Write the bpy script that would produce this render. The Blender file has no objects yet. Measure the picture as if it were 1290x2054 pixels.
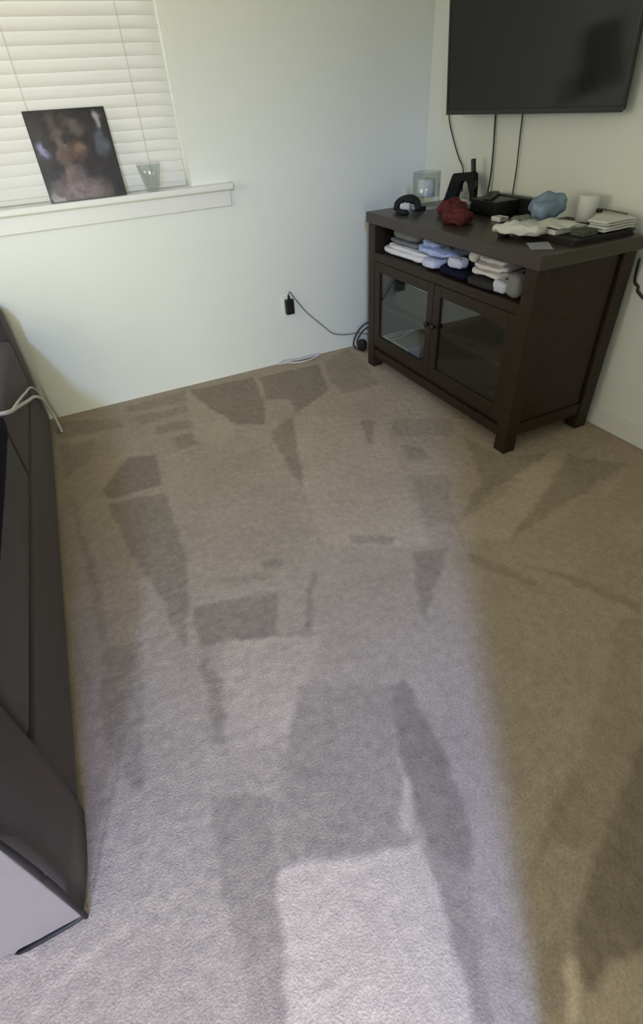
import bpy, bmesh, math, random
import numpy as np
from mathutils import Vector, Matrix, Euler, noise

random.seed(7)
SC = bpy.context.scene
COL = SC.collection

# ------------------------------------------------------------------ camera
cam_data = bpy.data.cameras.new('camera')
cam = bpy.data.objects.new('camera', cam_data)
COL.objects.link(cam)
Rx = Vector((0.8975614718, -0.4375255574, -0.0543579878))
Ry = Vector((-0.3137211418, -0.5471726817, -0.7760032871))
Rz = Vector((0.3097780648, 0.7135639025, -0.6283821350))
m = Matrix((Rx, -Ry, -Rz)).transposed().to_4x4()
m.translation = Vector((-1.98033, -2.79802, 1.23150))
cam.matrix_world = m
cam_data.sensor_fit = 'VERTICAL'
cam_data.sensor_height = 36.0
cam_data.lens = 36.0 * 1028.65 / 2054.0
cam_data.clip_start = 0.02
SC.camera = cam

# ------------------------------------------------------------------ world, exposure, daylight
world = bpy.data.worlds.new('world'); SC.world = world
world.use_nodes = True
world.node_tree.nodes['Background'].inputs['Color'].default_value = (0.80, 0.90, 1.0, 1)
world.node_tree.nodes['Background'].inputs['Strength'].default_value = 0.6
SC.view_settings.view_transform = 'Standard'
SC.view_settings.look = 'None'
SC.view_settings.gamma = 1.0
SC.view_settings.exposure = 0.0
SC.view_settings.use_curve_mapping = False

def area(name, loc, target, sx, sy, power, color, spread=180):
    d = bpy.data.lights.new(name, 'AREA')
    d.shape = 'RECTANGLE'; d.size = sx; d.size_y = sy
    d.energy = power; d.color = color; d.spread = math.radians(spread)
    o = bpy.data.objects.new(name, d); COL.objects.link(o)
    o.location = loc
    o.rotation_euler = (Vector(target) - Vector(loc)).to_track_quat('-Z', 'Y').to_euler()
    return o
# daylight outside the blinds, then added lamps out of view for the beam and the fill
area('daylight_blinds', (-2.13, 0.55, 1.55), (-2.13, -1.0, 1.55), 1.9, 1.4, 20, (1.0, 0.95, 0.95))
area('added_daylight_hall', (-2.85, -6.50, 0.80), (-2.5, -1.0, 0.9), 2.0, 1.1, 165, (1.0, 0.98, 0.72))  # added behind the camera to brighten the window wall
area('added_daylight_high', (-3.39, -5.60, 2.55), (-1.9, -1.4, 0.0), 0.18, 0.55, 114, (0.40, 0.55, 1.0))  # added lamp inside the hall, no window of its own, for the beam
roof = area('added_daylight_roof', (-2.366, -3.95, 2.88), (-2.366, -3.95, 0.0), 0.11, 0.70, 74, (0.16, 0.27, 1.0))  # added blue strip lamp, unseen, that tints the near carpet
roof.rotation_euler = (0, 0, math.atan2(-0.53, 0.85))
area('added_daylight_side', (-4.55, -1.7, 1.55), (0.0, -1.3, 1.2), 1.5, 1.1, 28, (1.0, 0.95, 0.78))  # added fill lamp, unseen, for the warm ambient light

# ------------------------------------------------------------------ materials
def mat(name, color, rough=0.6, spec=0.3, var=0.0, vscale=8.0, bump=0.0, bscale=60.0, metallic=0.0, stretch=None, trans=0.0, sheen=0.0):
    ma = bpy.data.materials.new(name); ma.use_nodes = True
    nt = ma.node_tree; b = nt.nodes['Principled BSDF']
    b.inputs['Base Color'].default_value = (*color, 1)
    b.inputs['Roughness'].default_value = rough
    b.inputs['Specular IOR Level'].default_value = spec
    b.inputs['Metallic'].default_value = metallic
    if sheen: b.inputs['Sheen Weight'].default_value = sheen
    tc = nt.nodes.new('ShaderNodeTexCoord'); mp = nt.nodes.new('ShaderNodeMapping')
    nt.links.new(tc.outputs['Object'], mp.inputs['Vector'])
    if stretch: mp.inputs['Scale'].default_value = stretch
    if var:
        n = nt.nodes.new('ShaderNodeTexNoise'); n.inputs['Scale'].default_value = vscale; n.inputs['Detail'].default_value = 4
        nt.links.new(mp.outputs['Vector'], n.inputs['Vector'])
        r = nt.nodes.new('ShaderNodeValToRGB')
        lo = [max(0, c * (1 - var)) for c in color]; hi = [min(1, c * (1 + var)) for c in color]
        r.color_ramp.elements[0].position = .3; r.color_ramp.elements[1].position = .7
        r.color_ramp.elements[0].color = (*lo, 1); r.color_ramp.elements[1].color = (*hi, 1)
        nt.links.new(n.outputs['Fac'], r.inputs['Fac']); nt.links.new(r.outputs['Color'], b.inputs['Base Color'])
    if bump:
        n2 = nt.nodes.new('ShaderNodeTexNoise'); n2.inputs['Scale'].default_value = bscale; n2.inputs['Detail'].default_value = 3
        nt.links.new(mp.outputs['Vector'], n2.inputs['Vector'])
        bp = nt.nodes.new('ShaderNodeBump'); bp.inputs['Strength'].default_value = bump; bp.inputs['Distance'].default_value = 0.01
        nt.links.new(n2.outputs['Fac'], bp.inputs['Height']); nt.links.new(bp.outputs['Normal'], b.inputs['Normal'])
    if trans:
        tr = nt.nodes.new('ShaderNodeBsdfTranslucent'); tr.inputs['Color'].default_value = (*color, 1)
        mx = nt.nodes.new('ShaderNodeMixShader'); mx.inputs['Fac'].default_value = trans
        out = nt.nodes['Material Output']
        nt.links.new(b.outputs['BSDF'], mx.inputs[1]); nt.links.new(tr.outputs['BSDF'], mx.inputs[2])
        nt.links.new(mx.outputs['Shader'], out.inputs['Surface'])
    return ma

def glass(name, tint=(1, 1, 1), rough=0.02, ior=1.45, extra=0.0):
    """thin pane: clear straight through, with Fresnel reflection"""
    ma = bpy.data.materials.new(name); ma.use_nodes = True
    nt = ma.node_tree; nt.nodes.remove(nt.nodes['Principled BSDF'])
    out = nt.nodes['Material Output']
    t = nt.nodes.new('ShaderNodeBsdfTransparent'); t.inputs['Color'].default_value = (*tint, 1)
    g = nt.nodes.new('ShaderNodeBsdfGlossy'); g.inputs['Roughness'].default_value = rough
    lw = nt.nodes.new('ShaderNodeLayerWeight'); lw.inputs['Blend'].default_value = 0.5
    pw_ = nt.nodes.new('ShaderNodeMath'); pw_.operation = 'POWER'; pw_.inputs[1].default_value = 4.0
    ma_ = nt.nodes.new('ShaderNodeMath'); ma_.operation = 'MULTIPLY_ADD'; ma_.inputs[1].default_value = 0.7; ma_.inputs[2].default_value = 0.04 + extra
    mx = nt.nodes.new('ShaderNodeMixShader')
    nt.links.new(lw.outputs['Facing'], pw_.inputs[0]); nt.links.new(pw_.outputs[0], ma_.inputs[0]); nt.links.new(ma_.outputs[0], mx.inputs['Fac'])
    nt.links.new(t.outputs['BSDF'], mx.inputs[1]); nt.links.new(g.outputs['BSDF'], mx.inputs[2])
    nt.links.new(mx.outputs['Shader'], out.inputs['Surface'])
    return ma

def vcol_mat(name, attr, rough=0.45):
    ma = bpy.data.materials.new(name); ma.use_nodes = True
    nt = ma.node_tree; b = nt.nodes['Principled BSDF']; b.inputs['Roughness'].default_value = rough
    a = nt.nodes.new('ShaderNodeAttribute'); a.attribute_name = attr
    nt.links.new(a.outputs['Color'], b.inputs['Base Color'])
    return ma

def carpet_mat():
    ma = bpy.data.materials.new('carpet_pile'); ma.use_nodes = True
    nt = ma.node_tree; b = nt.nodes['Principled BSDF']
    b.inputs['Roughness'].default_value = 0.95; b.inputs['Specular IOR Level'].default_value = 0.05
    tc = nt.nodes.new('ShaderNodeTexCoord')
    a = nt.nodes.new('ShaderNodeAttribute'); a.attribute_name = 'nap_and_light'
    mul = nt.nodes.new('ShaderNodeMath'); mul.operation = 'MULTIPLY_ADD'; mul.inputs[1].default_value = 0.60; mul.inputs[2].default_value = 1.0
    nt.links.new(a.outputs['Fac'], mul.inputs[0])
    n = nt.nodes.new('ShaderNodeTexNoise'); n.inputs['Scale'].default_value = 150; n.inputs['Detail'].default_value = 3
    nt.links.new(tc.outputs['Object'], n.inputs['Vector'])
    mr = nt.nodes.new('ShaderNodeMapRange'); mr.inputs['From Min'].default_value = .3; mr.inputs['From Max'].default_value = .7
    mr.inputs['To Min'].default_value = .86; mr.inputs['To Max'].default_value = 1.12
    nt.links.new(n.outputs['Fac'], mr.inputs['Value'])
    n3 = nt.nodes.new('ShaderNodeTexNoise'); n3.inputs['Scale'].default_value = 4; n3.inputs['Detail'].default_value = 2
    nt.links.new(tc.outputs['Object'], n3.inputs['Vector'])
    mr3 = nt.nodes.new('ShaderNodeMapRange'); mr3.inputs['From Min'].default_value = .3; mr3.inputs['From Max'].default_value = .7
    mr3.inputs['To Min'].default_value = .94; mr3.inputs['To Max'].default_value = 1.06
    nt.links.new(n3.outputs['Fac'], mr3.inputs['Value'])
    m1 = nt.nodes.new('ShaderNodeMath'); m1.operation = 'MULTIPLY'
    nt.links.new(mul.outputs[0], m1.inputs[0]); nt.links.new(mr.outputs[0], m1.inputs[1])
    m2 = nt.nodes.new('ShaderNodeMath'); m2.operation = 'MULTIPLY'
    nt.links.new(m1.outputs[0], m2.inputs[0]); nt.links.new(mr3.outputs[0], m2.inputs[1])
    vm = nt.nodes.new('ShaderNodeVectorMath'); vm.operation = 'SCALE'; vm.inputs[0].default_value = CARPET
    nt.links.new(m2.outputs[0], vm.inputs['Scale'])
    nt.links.new(vm.outputs['Vector'], b.inputs['Base Color'])
    n2 = nt.nodes.new('ShaderNodeTexNoise'); n2.inputs['Scale'].default_value = 220; n2.inputs['Detail'].default_value = 2
    nt.links.new(tc.outputs['Object'], n2.inputs['Vector'])
    bp = nt.nodes.new('ShaderNodeBump'); bp.inputs['Strength'].default_value = 0.4; bp.inputs['Distance'].default_value = 0.005
    nt.links.new(n2.outputs['Fac'], bp.inputs['Height']); nt.links.new(bp.outputs['Normal'], b.inputs['Normal'])
    return ma

CARPET = (0.43, 0.35, 0.255)
M = dict(
    wall=mat('wall_paint', (0.815, 0.83, 0.745), 0.75, 0.2, bump=0.06, bscale=180),
    ceiling=mat('ceiling_paint', (0.80, 0.79, 0.74), 0.9, 0.1, bump=0.15, bscale=120),
    trim=mat('trim_paint', (0.80, 0.79, 0.73), 0.45, 0.4),
    carpet=carpet_mat(),
    hallfloor=mat('hall_floor', (0.40, 0.33, 0.25), 0.9, 0.1, var=.1),
    slat=mat('blind_slat', (0.83, 0.82, 0.78), 0.5, 0.3, trans=0.35),
    tape=mat('ladder_cord', (0.70, 0.68, 0.60), 0.8, 0.1),
    pane=glass('window_pane', (0.97, 0.99, 0.98)),
    wood=mat('espresso_wood', (0.028, 0.017, 0.010), 0.45, 0.28, var=0.25, vscale=14, stretch=(1, 1, 12), bump=0.04, bscale=40),
    woodtop=mat('espresso_top', (0.046, 0.034, 0.027), 0.38, 0.5, var=0.2, vscale=10, stretch=(8, 1, 1)),
    cabglass=glass('cabinet_glass', (0.80, 0.83, 0.81), 0.03, 1.5, 0.03),
    knob=mat('knob_metal', (0.03, 0.027, 0.025), 0.35, 0.5, metallic=0.6),
    tvcase=mat('tv_case', (0.012, 0.012, 0.012), 0.4, 0.4),
    tvtrim=mat('tv_bezel', (0.022, 0.022, 0.020), 0.35, 0.5),
    screen=mat('tv_screen', (0.006, 0.0065, 0.0055), 0.09, 0.5),
    black=mat('black_plastic', (0.012, 0.012, 0.012), 0.4, 0.4),
    blackmatte=mat('black_matte', (0.016, 0.017, 0.017), 0.7, 0.2),
    darkgray=mat('dark_gray_plastic', (0.05, 0.052, 0.05), 0.5, 0.4),
    cord=mat('gray_cord', (0.22, 0.21, 0.18), 0.6, 0.3),
    thincord=mat('dark_cord', (0.05, 0.05, 0.048), 0.6, 0.3),
    whitecord=mat('white_cord', (0.66, 0.63, 0.58), 0.5, 0.3),
    sofa=mat('brown_upholstery', (0.068, 0.050, 0.051), 0.75, 0.25, var=0.10, vscale=5, bump=0.25, bscale=260, sheen=.1),
    sofapanel_lit=mat('side_upholstery_lit', (0.20, 0.175, 0.18), 0.8, 0.2, var=0.05, vscale=5, bump=0.15, bscale=260),  # the brown sofa fabric with its daylight put into the colour
    cushion=mat('cushion_upholstery', (0.075, 0.064, 0.068), 0.75, 0.25, var=0.10, vscale=5, bump=0.25, bscale=260, sheen=.1),
    piping=mat('black_piping', (0.010, 0.009, 0.011), 0.5, 0.3),
    navy=mat('navy_fabric', (0.012, 0.013, 0.028), 0.9, 0.1, bump=.3, bscale=150),
    white=mat('white_plastic', (0.78, 0.77, 0.74), 0.4, 0.4),
    wax=mat('white_wax', (0.86, 0.86, 0.86), 0.5, 0.3),
    clear=glass('clear_glass', (0.93, 0.95, 0.95), 0.03, 1.5, 0.05),
    red=mat('red_cloth', (0.125, 0.030, 0.028), 0.85, 0.15, var=.25, vscale=25, bump=.4, bscale=120),
    paper=mat('paper', (0.74, 0.75, 0.70), 0.8, 0.1, var=.04, vscale=10),
    paperblue=mat('pale_card', (0.36, 0.37, 0.42), 0.6, 0.2, var=.08, vscale=30),
    papergray=mat('gray_paper', (0.52, 0.52, 0.53), 0.8, 0.1),
    note=mat('green_gray_note', (0.25, 0.27, 0.22), 0.8, 0.1, var=.4, vscale=30),
    bluebag=mat('blue_plastic', (0.30, 0.42, 0.56), 0.35, 0.5, var=.15, vscale=20, trans=.25),
    book=mat('dark_cover', (0.022, 0.018, 0.020), 0.5, 0.4),
    olive=mat('olive_cover', (0.09, 0.10, 0.08), 0.7, 0.2, var=.3, vscale=40),
    wood_pencil=mat('tan_pencil', (0.18, 0.15, 0.10), 0.6, 0.2),
    c_white=mat('white_cotton', (0.80, 0.79, 0.80), 0.9, 0.1, bump=.3, bscale=150),
    c_cream=mat('offwhite_cotton', (0.72, 0.69, 0.70), 0.9, 0.1, bump=.3, bscale=150),
    c_gray=mat('gray_cotton', (0.22, 0.22, 0.225), 0.9, 0.1, bump=.3, bscale=150),
    c_dark=mat('dark_gray_cotton', (0.045, 0.042, 0.045), 0.9, 0.1, bump=.3, bscale=150),
    c_blue=mat('light_blue_cotton', (0.42, 0.50, 0.76), 0.9, 0.1, var=.12, vscale=30, bump=.3, bscale=150),
    c_navy=mat('navy_cotton', (0.010, 0.011, 0.030), 0.9, 0.1, bump=.3, bscale=150),
    c_lav=mat('pale_lavender_cotton', (0.60, 0.61, 0.74), 0.9, 0.1, bump=.3, bscale=150),
    sleeve=vcol_mat('sleeve_print', 'tint', 0.4),
)

# ------------------------------------------------------------------ helpers
W = {}   # build-space origin of every linked object
def tag(o, label=None, cat=None, group=None, kind=None):
    if label: o['label'] = label
    if cat: o['category'] = cat
    if group: o['group'] = group
    if kind: o['kind'] = kind
    return o

def thing(name, loc, label, cat, group=None, matrix=None, wloc=None):
    o = bpy.data.objects.new(name, None); COL.objects.link(o)
    o.empty_display_size = 0.05
    if matrix is not None: o.matrix_world = matrix
    else: o.location = loc
    W[o.name] = Vector(wloc if wloc is not None else loc)
    return tag(o, label, cat, group)

def obj(name, bm, material, parent=None, smooth=False, kind=None, label=None):
    bmesh.ops.recalc_face_normals(bm, faces=bm.faces[:])
    vs = [v.co for v in bm.verts]
    c = Vector(((min(v.x for v in vs) + max(v.x for v in vs)) / 2, (min(v.y for v in vs) + max(v.y for v in vs)) / 2, min(v.z for v in vs)))
    bmesh.ops.translate(bm, verts=bm.verts[:], vec=-c)
    me = bpy.data.meshes.new(name); bm.to_mesh(me); bm.free()
    me.materials.append(M[material] if isinstance(material, str) else material)
    if smooth:
        for p in me.polygons: p.use_smooth = True
    o = bpy.data.objects.new(name, me); COL.objects.link(o)
    W[o.name] = c
    if parent is not None:
        o.parent = parent; o.location = c - W[parent.name]
    else: o.location = c
    if kind: o['kind'] = kind
    if label: o['label'] = label
    return o

def struct(name, bm, material, parent=None, smooth=False):
    return obj(name, bm, material, parent, smooth, kind='structure' if parent is None else None)

def B(): return bmesh.new()

def box(bm, a, b, bevel=0.0, seg=2):
    lo = Vector([min(a[i], b[i]) for i in range(3)]); hi = Vector([max(a[i], b[i]) for i in range(3)])
    r = bmesh.ops.create_cube(bm, size=1.0)
    vs = r['verts']
    for v in vs:
        v.co = Vector([(lo[i] + hi[i]) / 2 + v.co[i] * (hi[i] - lo[i]) for i in range(3)])
    if bevel:
        es = list({e for v in vs for e in v.link_edges})
        bmesh.ops.bevel(bm, geom=es, offset=bevel, segments=seg, affect='EDGES', profile=0.5)
    return bm

def boxm(a, b, bevel=0.0, seg=2): return box(B(), a, b, bevel, seg)

def smooth_path(pts, n=8):
    P = [Vector(p) for p in pts]
    if len(P) < 3: return P
    out = []
    for i in range(len(P) - 1):
        p0 = P[max(i - 1, 0)]; p1 = P[i]; p2 = P[i + 1]; p3 = P[min(i + 2, len(P) - 1)]
        for k in range(n):
            t = k / n
            out.append(0.5 * ((2 * p1) + (-p0 + p2) * t + (2 * p0 - 5 * p1 + 4 * p2 - p3) * t * t + (-p0 + 3 * p1 - 3 * p2 + p3) * t ** 3))
    out.append(P[-1])
    return out

def tube(bm, pts, r, sides=8, n=8, sx=1.0):
    P = smooth_path(pts, n)
    rings = []
    up = Vector((0, 0, 1))
    for i, p in enumerate(P):
        d = (P[min(i + 1, len(P) - 1)] - P[max(i - 1, 0)]).normalized()
        a = d.cross(up)
        if a.length < 1e-3: a = d.cross(Vector((1, 0, 0)))
        a.normalize(); b = a.cross(d).normalized()
        rings.append([bm.verts.new(p + a * math.cos(2 * math.pi * k / sides) * r * sx + b * math.sin(2 * math.pi * k / sides) * r) for k in range(sides)])
    for i in range(len(rings) - 1):
        for k in range(sides):
            bm.faces.new((rings[i][k], rings[i][(k + 1) % sides], rings[i + 1][(k + 1) % sides], rings[i + 1][k]))
    bm.faces.new(rings[0]); bm.faces.new(list(reversed(rings[-1])))
    return bm

def lathe(bm, prof, c, seg=28, close=True):
    """prof: list of (radius, z) from the axis round to the axis; c: base centre"""
    rings = []
    for r, z in prof:
        if r < 1e-5: rings.append([bm.verts.new((c[0], c[1], c[2] + z))])
        else: rings.append([bm.verts.new((c[0] + r * math.cos(2 * math.pi * k / seg), c[1] + r * math.sin(2 * math.pi * k / seg), c[2] + z)) for k in range(seg)])
    for i in range(len(rings) - 1):
        A, Bq = rings[i], rings[i + 1]
        for k in range(seg):
            k2 = (k + 1) % seg
            if len(A) == 1 and len(Bq) == 1: continue
            if len(A) == 1: bm.faces.new((A[0], Bq[k2], Bq[k]))
            elif len(Bq) == 1: bm.faces.new((A[k], A[k2], Bq[0]))
            else: bm.faces.new((A[k], A[k2], Bq[k2], Bq[k]))
    return bm

def blob(bm, c, r, e1=0.6, e2=0.6, amp=0.0, freq=20.0, seed=0, rotz=0.0, nu=32, nv=16, floor=None, rot=None):
    """superquadric with folds: e small = boxy, 1 = round"""
    def sp(v, e): return math.copysign(abs(v) ** e, v)
    R = Matrix.Rotation(rotz, 3, 'Z') if rot is None else rot
    off = Vector((seed * 13.7, seed * 7.1, seed * 3.3))
    rows = []
    for j in range(nv + 1):
        phi = -math.pi / 2 + math.pi * j / nv
        row = []
        for i in range(nu):
            th = 2 * math.pi * i / nu
            p = Vector((r[0] * sp(math.cos(phi), e1) * sp(math.cos(th), e2), r[1] * sp(math.cos(phi), e1) * sp(math.sin(th), e2), r[2] * sp(math.sin(phi), e1)))
            if amp:
                q = p * freq + off
                d = noise.noise(q) + 0.5 * noise.noise(q * 2.3) - abs(noise.noise(q * 1.3 + Vector((5, 5, 5)))) * 0.8
                nrm = Vector((p.x / r[0] ** 2, p.y / r[1] ** 2, p.z / r[2] ** 2))
                if nrm.length > 0: p = p + nrm.normalized() * amp * d
            p = R @ p + Vector(c)
            if floor is not None and p.z < floor: p.z = floor
            row.append(p)
            if j in (0, nv): break
        rows.append([bm.verts.new(q) for q in row])
    for j in range(nv):
        A, Bq = rows[j], rows[j + 1]
        for i in range(nu):
            i2 = (i + 1) % nu
            if len(A) == 1: bm.faces.new((A[0], Bq[i2], Bq[i]))
            elif len(Bq) == 1: bm.faces.new((A[i], A[i2], Bq[0]))
            else: bm.faces.new((A[i], A[i2], Bq[i2], Bq[i]))
    return bm

def sheet(bm, corners, nx=10, ny=10, amp=0.0, freq=20.0, seed=0, th=0.001):
    """thin sheet with real thickness between four corner points (a, b, c, d in order)"""
    a, b, c, d = [Vector(v) for v in corners]
    nrm = (b - a).cross(d - a).normalized()
    off = Vector((seed * 11.3, seed * 5.1, seed))
    def pt(i, j, s):
        u, v = i / nx, j / ny
        p = a * (1 - u) * (1 - v) + b * u * (1 - v) + c * u * v + d * (1 - u) * v
        if amp: p = p + nrm * amp * (noise.noise(p * freq + off) + .5)
        return bm.verts.new(p + nrm * s)
    T = [[pt(i, j, th) for j in range(ny + 1)] for i in range(nx + 1)]
    U = [[pt(i, j, 0) for j in range(ny + 1)] for i in range(nx + 1)]
    for i in range(nx):
        for j in range(ny):
            bm.faces.new((T[i][j], T[i + 1][j], T[i + 1][j + 1], T[i][j + 1]))
            bm.faces.new((U[i][j], U[i][j + 1], U[i + 1][j + 1], U[i + 1][j]))
    ring = [(i, 0) for i in range(nx)] + [(nx, j) for j in range(ny)] + [(i, ny) for i in range(nx, 0, -1)] + [(0, j) for j in range(ny, 0, -1)]
    for k in range(len(ring)):
        (i1, j1), (i2, j2) = ring[k], ring[(k + 1) % len(ring)]
        bm.faces.new((T[i1][j1], U[i1][j1], U[i2][j2], T[i2][j2]))
    return bm

def prism(bm, outline, depth_vec):
    """closed outline of 3-D points extruded along depth_vec"""
    d = Vector(depth_vec)
    f = bm.faces.new([bm.verts.new(Vector(p)) for p in outline])
    r = bmesh.ops.extrude_face_region(bm, geom=[f])
    bmesh.ops.translate(bm, verts=[v for v in r['geom'] if isinstance(v, bmesh.types.BMVert)], vec=d)
    return bm

NAP_AND_LIGHT = [  # pile marks, plus a daylight strip and door shadow painted in as pile
    (-0.5, [(-1.538, -0.065), (-1.174, -0.091), (-1.226, -0.389), (-1.312, -0.648), (-1.44, -0.57), (-1.512, -0.277)]),
    (-0.5, [(-1.137, -0.115), (-0.776, -0.134), (-0.878, -0.47), (-1.143, -0.634), (-1.099, -0.469), (-1.215, -0.396)]),
    (-0.3, [(-0.732, -0.119), (-0.515, -0.031), (-0.539, -0.29), (-0.615, -0.558), (-0.832, -0.562), (-0.816, -0.353)]),
    (-0.45, [(-1.318, -0.729), (-1.164, -0.651), (-1.366, -1.218), (-1.365, -1.064)]),
    (-0.5, [(-2.109, -0.806), (-1.971, -0.598), (-1.853, -0.644), (-1.88, -0.898), (-2.091, -0.895)]),
    (-0.42, [(-2.11, -0.922), (-1.877, -0.96), (-1.896, -1.368), (-1.947, -1.603), (-2.005, -1.786), (-2.005, -1.595), (-2.035, -1.429), (-2.069, -1.295)]),
    (-0.4, [(-2.01, -1.582), (-1.962, -1.609), (-1.999, -1.781), (-2.012, -1.732)]),
    (-0.3, [(-1.897, -0.07), (-1.562, -0.049), (-1.581, -0.179), (-1.884, -0.15)]),
    (-0.3, [(-1.871, -0.208), (-1.597, -0.23), (-1.601, -0.306), (-1.858, -0.319)]),
    (-0.35, [(-1.798, -0.38), (-1.636, -0.39), (-1.633, -0.48), (-1.803, -0.461)]),
    (-0.35, [(-1.758, -0.532), (-1.625, -0.542), (-1.631, -0.651), (-1.741, -0.662)]),
    (-0.3, [(-2.251, -0.042), (-1.943, -0.201), (-1.945, -0.29), (-2.241, -0.251)]),
    (-0.25, [(-2.245, -0.308), (-2.085, -0.345), (-2.128, -0.529), (-2.247, -0.641)]),
    (-0.3, [(-2.239, -0.742), (-2.221, -0.812), (-2.217, -1.064), (-2.195, -1.259), (-2.203, -1.639), (-2.217, -1.632), (-2.226, -1.241)]),
    (0.12, [(-1.565, -0.062), (-1.512, -0.277), (-1.44, -0.57), (-1.56, -0.761), (-1.658, -0.598)]),
    (0.15, [(-1.162, -0.641), (-0.796, -0.902), (-1.138, -1.747), (-1.446, -1.574), (-1.368, -1.232)]),
    (-0.35, [(-0.893, -0.854), (-0.836, -0.889), (-0.964, -1.084), (-0.957, -1.017)]),
    (-0.25, [(-0.771, -0.917), (-0.521, -1.072), (-0.605, -1.205), (-0.834, -1.066)]),
    (-0.35, [(-0.857, -1.148), (-0.782, -1.194), (-0.8, -1.305), (-0.889, -1.275)]),
    (-0.28, [(-0.943, -1.368), (-0.814, -1.444), (-0.98, -1.698), (-1.079, -1.661)]),
    (-0.42, [(-1.188, -1.753), (-1.079, -1.797), (-1.207, -1.908), (-1.341, -2.016), (-1.262, -1.863)]),
    (-0.3, [(-1.342, -1.566), (-1.201, -1.646), (-1.236, -1.683), (-1.354, -1.61)]),
    (-0.38, [(-0.573, -1.224), (-0.538, -1.411), (-0.491, -1.462), (-0.349, -1.524), (-0.796, -1.629), (-0.981, -1.717), (-0.724, -1.541), (-0.634, -1.377)]),
    (0.2, [(-0.331, -1.507), (-0.261, -1.549), (-0.434, -1.643), (-0.878, -1.861), (-1.002, -1.791), (-0.963, -1.708), (-0.741, -1.661)]),
    (-0.35, [(-0.293, -1.58), (-0.141, -1.745), (-0.356, -1.78), (-0.895, -1.869), (-0.733, -1.803), (-0.463, -1.671)]),
    (0.2, [(-0.427, -1.842), (-0.159, -1.759), (-0.166, -1.776), (-0.432, -1.861)]),
    (-0.3, [(-1.038, -1.837), (-0.948, -1.98), (-0.925, -2.104), (-0.988, -2.014), (-1.056, -1.888)]),
    (-0.32, [(-0.929, -1.959), (-0.815, -2.092), (-0.727, -2.275), (-0.759, -2.3), (-0.845, -2.101)]),
    (-0.2, [(-0.828, -2.282), (-0.774, -2.312), (-1.08, -2.555), (-1.357, -2.672), (-1.452, -2.624), (-1.251, -2.529), (-1.044, -2.404)]),
    (-0.6, [(-1.112, -2.565), (-0.983, -2.534), (-1.385, -2.838), (-1.45, -2.822), (-1.556, -2.818), (-1.522, -2.763), (-1.428, -2.7), (-1.267, -2.634)]),
    (-0.35, [(-1.306, -2.542), (-1.256, -2.568), (-1.479, -2.64), (-1.554, -2.67), (-1.503, -2.64)]),
    (0.9, [(-1.547, -2.762), (-1.536, -2.772), (-1.59, -2.85), (-1.612, -2.839), (-1.568, -2.786)]),  # sliver of daylight painted on as pale pile
    (0.25, [(-1.385, -2.838), (-1.48, -2.818), (-1.556, -2.818), (-1.586, -2.852), (-1.475, -2.907)]),  # lit corner beyond the sliver, painted paler
    (-0.25, [(-1.578, -2.734), (-1.535, -2.744), (-1.6, -2.824), (-1.639, -2.815)]),  # door shadow wedge painted on as dark pile
    (-0.45, [(-1.938, -1.622), (-1.677, -1.696), (-1.741, -1.852), (-1.877, -1.805), (-1.958, -1.795)]),
    (-0.25, [(-1.885, -1.531), (-1.666, -1.592), (-1.655, -1.642), (-1.89, -1.551)]),
    (-0.35, [(-1.659, -1.538), (-1.599, -1.563), (-1.619, -1.594), (-1.67, -1.584)]),
    (-0.4, [(-1.539, -1.662), (-1.521, -1.672), (-1.643, -1.886), (-1.66, -1.877)]),
    (0.22, [(-1.888, -1.799), (-1.617, -1.91), (-1.728, -2.05), (-1.753, -2.037), (-1.787, -2.142), (-1.909, -2.15), (-1.981, -2.11), (-1.911, -1.853)]),
    (0.55, [(-1.877, -1.803), (-1.617, -1.91), (-1.624, -1.925), (-1.874, -1.819)]),
    (-0.45, [(-1.884, -1.787), (-1.681, -1.88), (-1.616, -1.898), (-1.621, -1.908), (-1.686, -1.89), (-1.887, -1.797)]),
    (-0.4, [(-1.957, -1.812), (-1.932, -1.919), (-1.983, -2.084), (-2.011, -2.081)]),
    (-0.35, [(-2.217, -1.656), (-2.112, -1.687), (-2.188, -2.12), (-2.215, -2.085), (-2.259, -1.909)]),
    (-0.28, [(-1.751, -2.04), (-1.536, -2.146), (-1.572, -2.231), (-1.613, -2.319), (-1.698, -2.471), (-1.685, -2.505), (-1.944, -2.402), (-1.92, -2.297)]),
    (-0.55, [(-1.536, -2.146), (-1.487, -2.163), (-1.531, -2.419), (-1.569, -2.526), (-1.614, -2.591), (-1.68, -2.567), (-1.661, -2.479), (-1.623, -2.357), (-1.572, -2.231)]),
    (0.45, [(-1.572, -2.231), (-1.605, -2.308), (-1.631, -2.381), (-1.679, -2.476), (-1.695, -2.467), (-1.632, -2.353)]),
    (-0.3, [(-1.676, -2.51), (-1.614, -2.591), (-1.68, -2.689), (-1.725, -2.783), (-1.751, -2.77), (-1.724, -2.688), (-1.69, -2.595)]),
    (-0.35, [(-2.047, -2.2), (-1.918, -2.266), (-1.97, -2.421), (-1.99, -2.495), (-2.083, -2.535), (-2.081, -2.4), (-2.067, -2.305)]),
    (-0.2, [(-2.083, -2.535), (-1.992, -2.5), (-2.022, -2.594), (-2.05, -2.622), (-2.096, -2.599)]),
    (0.6, [(-1.968, -2.417), (-1.927, -2.413), (-1.683, -2.504), (-1.685, -2.547), (-1.69, -2.595), (-1.725, -2.688), (-1.753, -2.769), (-2.037, -2.629), (-1.997, -2.53), (-1.991, -2.483)]),
    (0.95, [(-1.968, -2.417), (-1.931, -2.412), (-1.844, -2.452), (-1.682, -2.503), (-1.685, -2.514), (-1.836, -2.464), (-1.934, -2.422)]),
    (0.3, [(-2.458, -2.421), (-2.37, -2.364), (-2.233, -2.353), (-2.23, -2.363), (-2.362, -2.38), (-2.442, -2.429)]),
]

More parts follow.
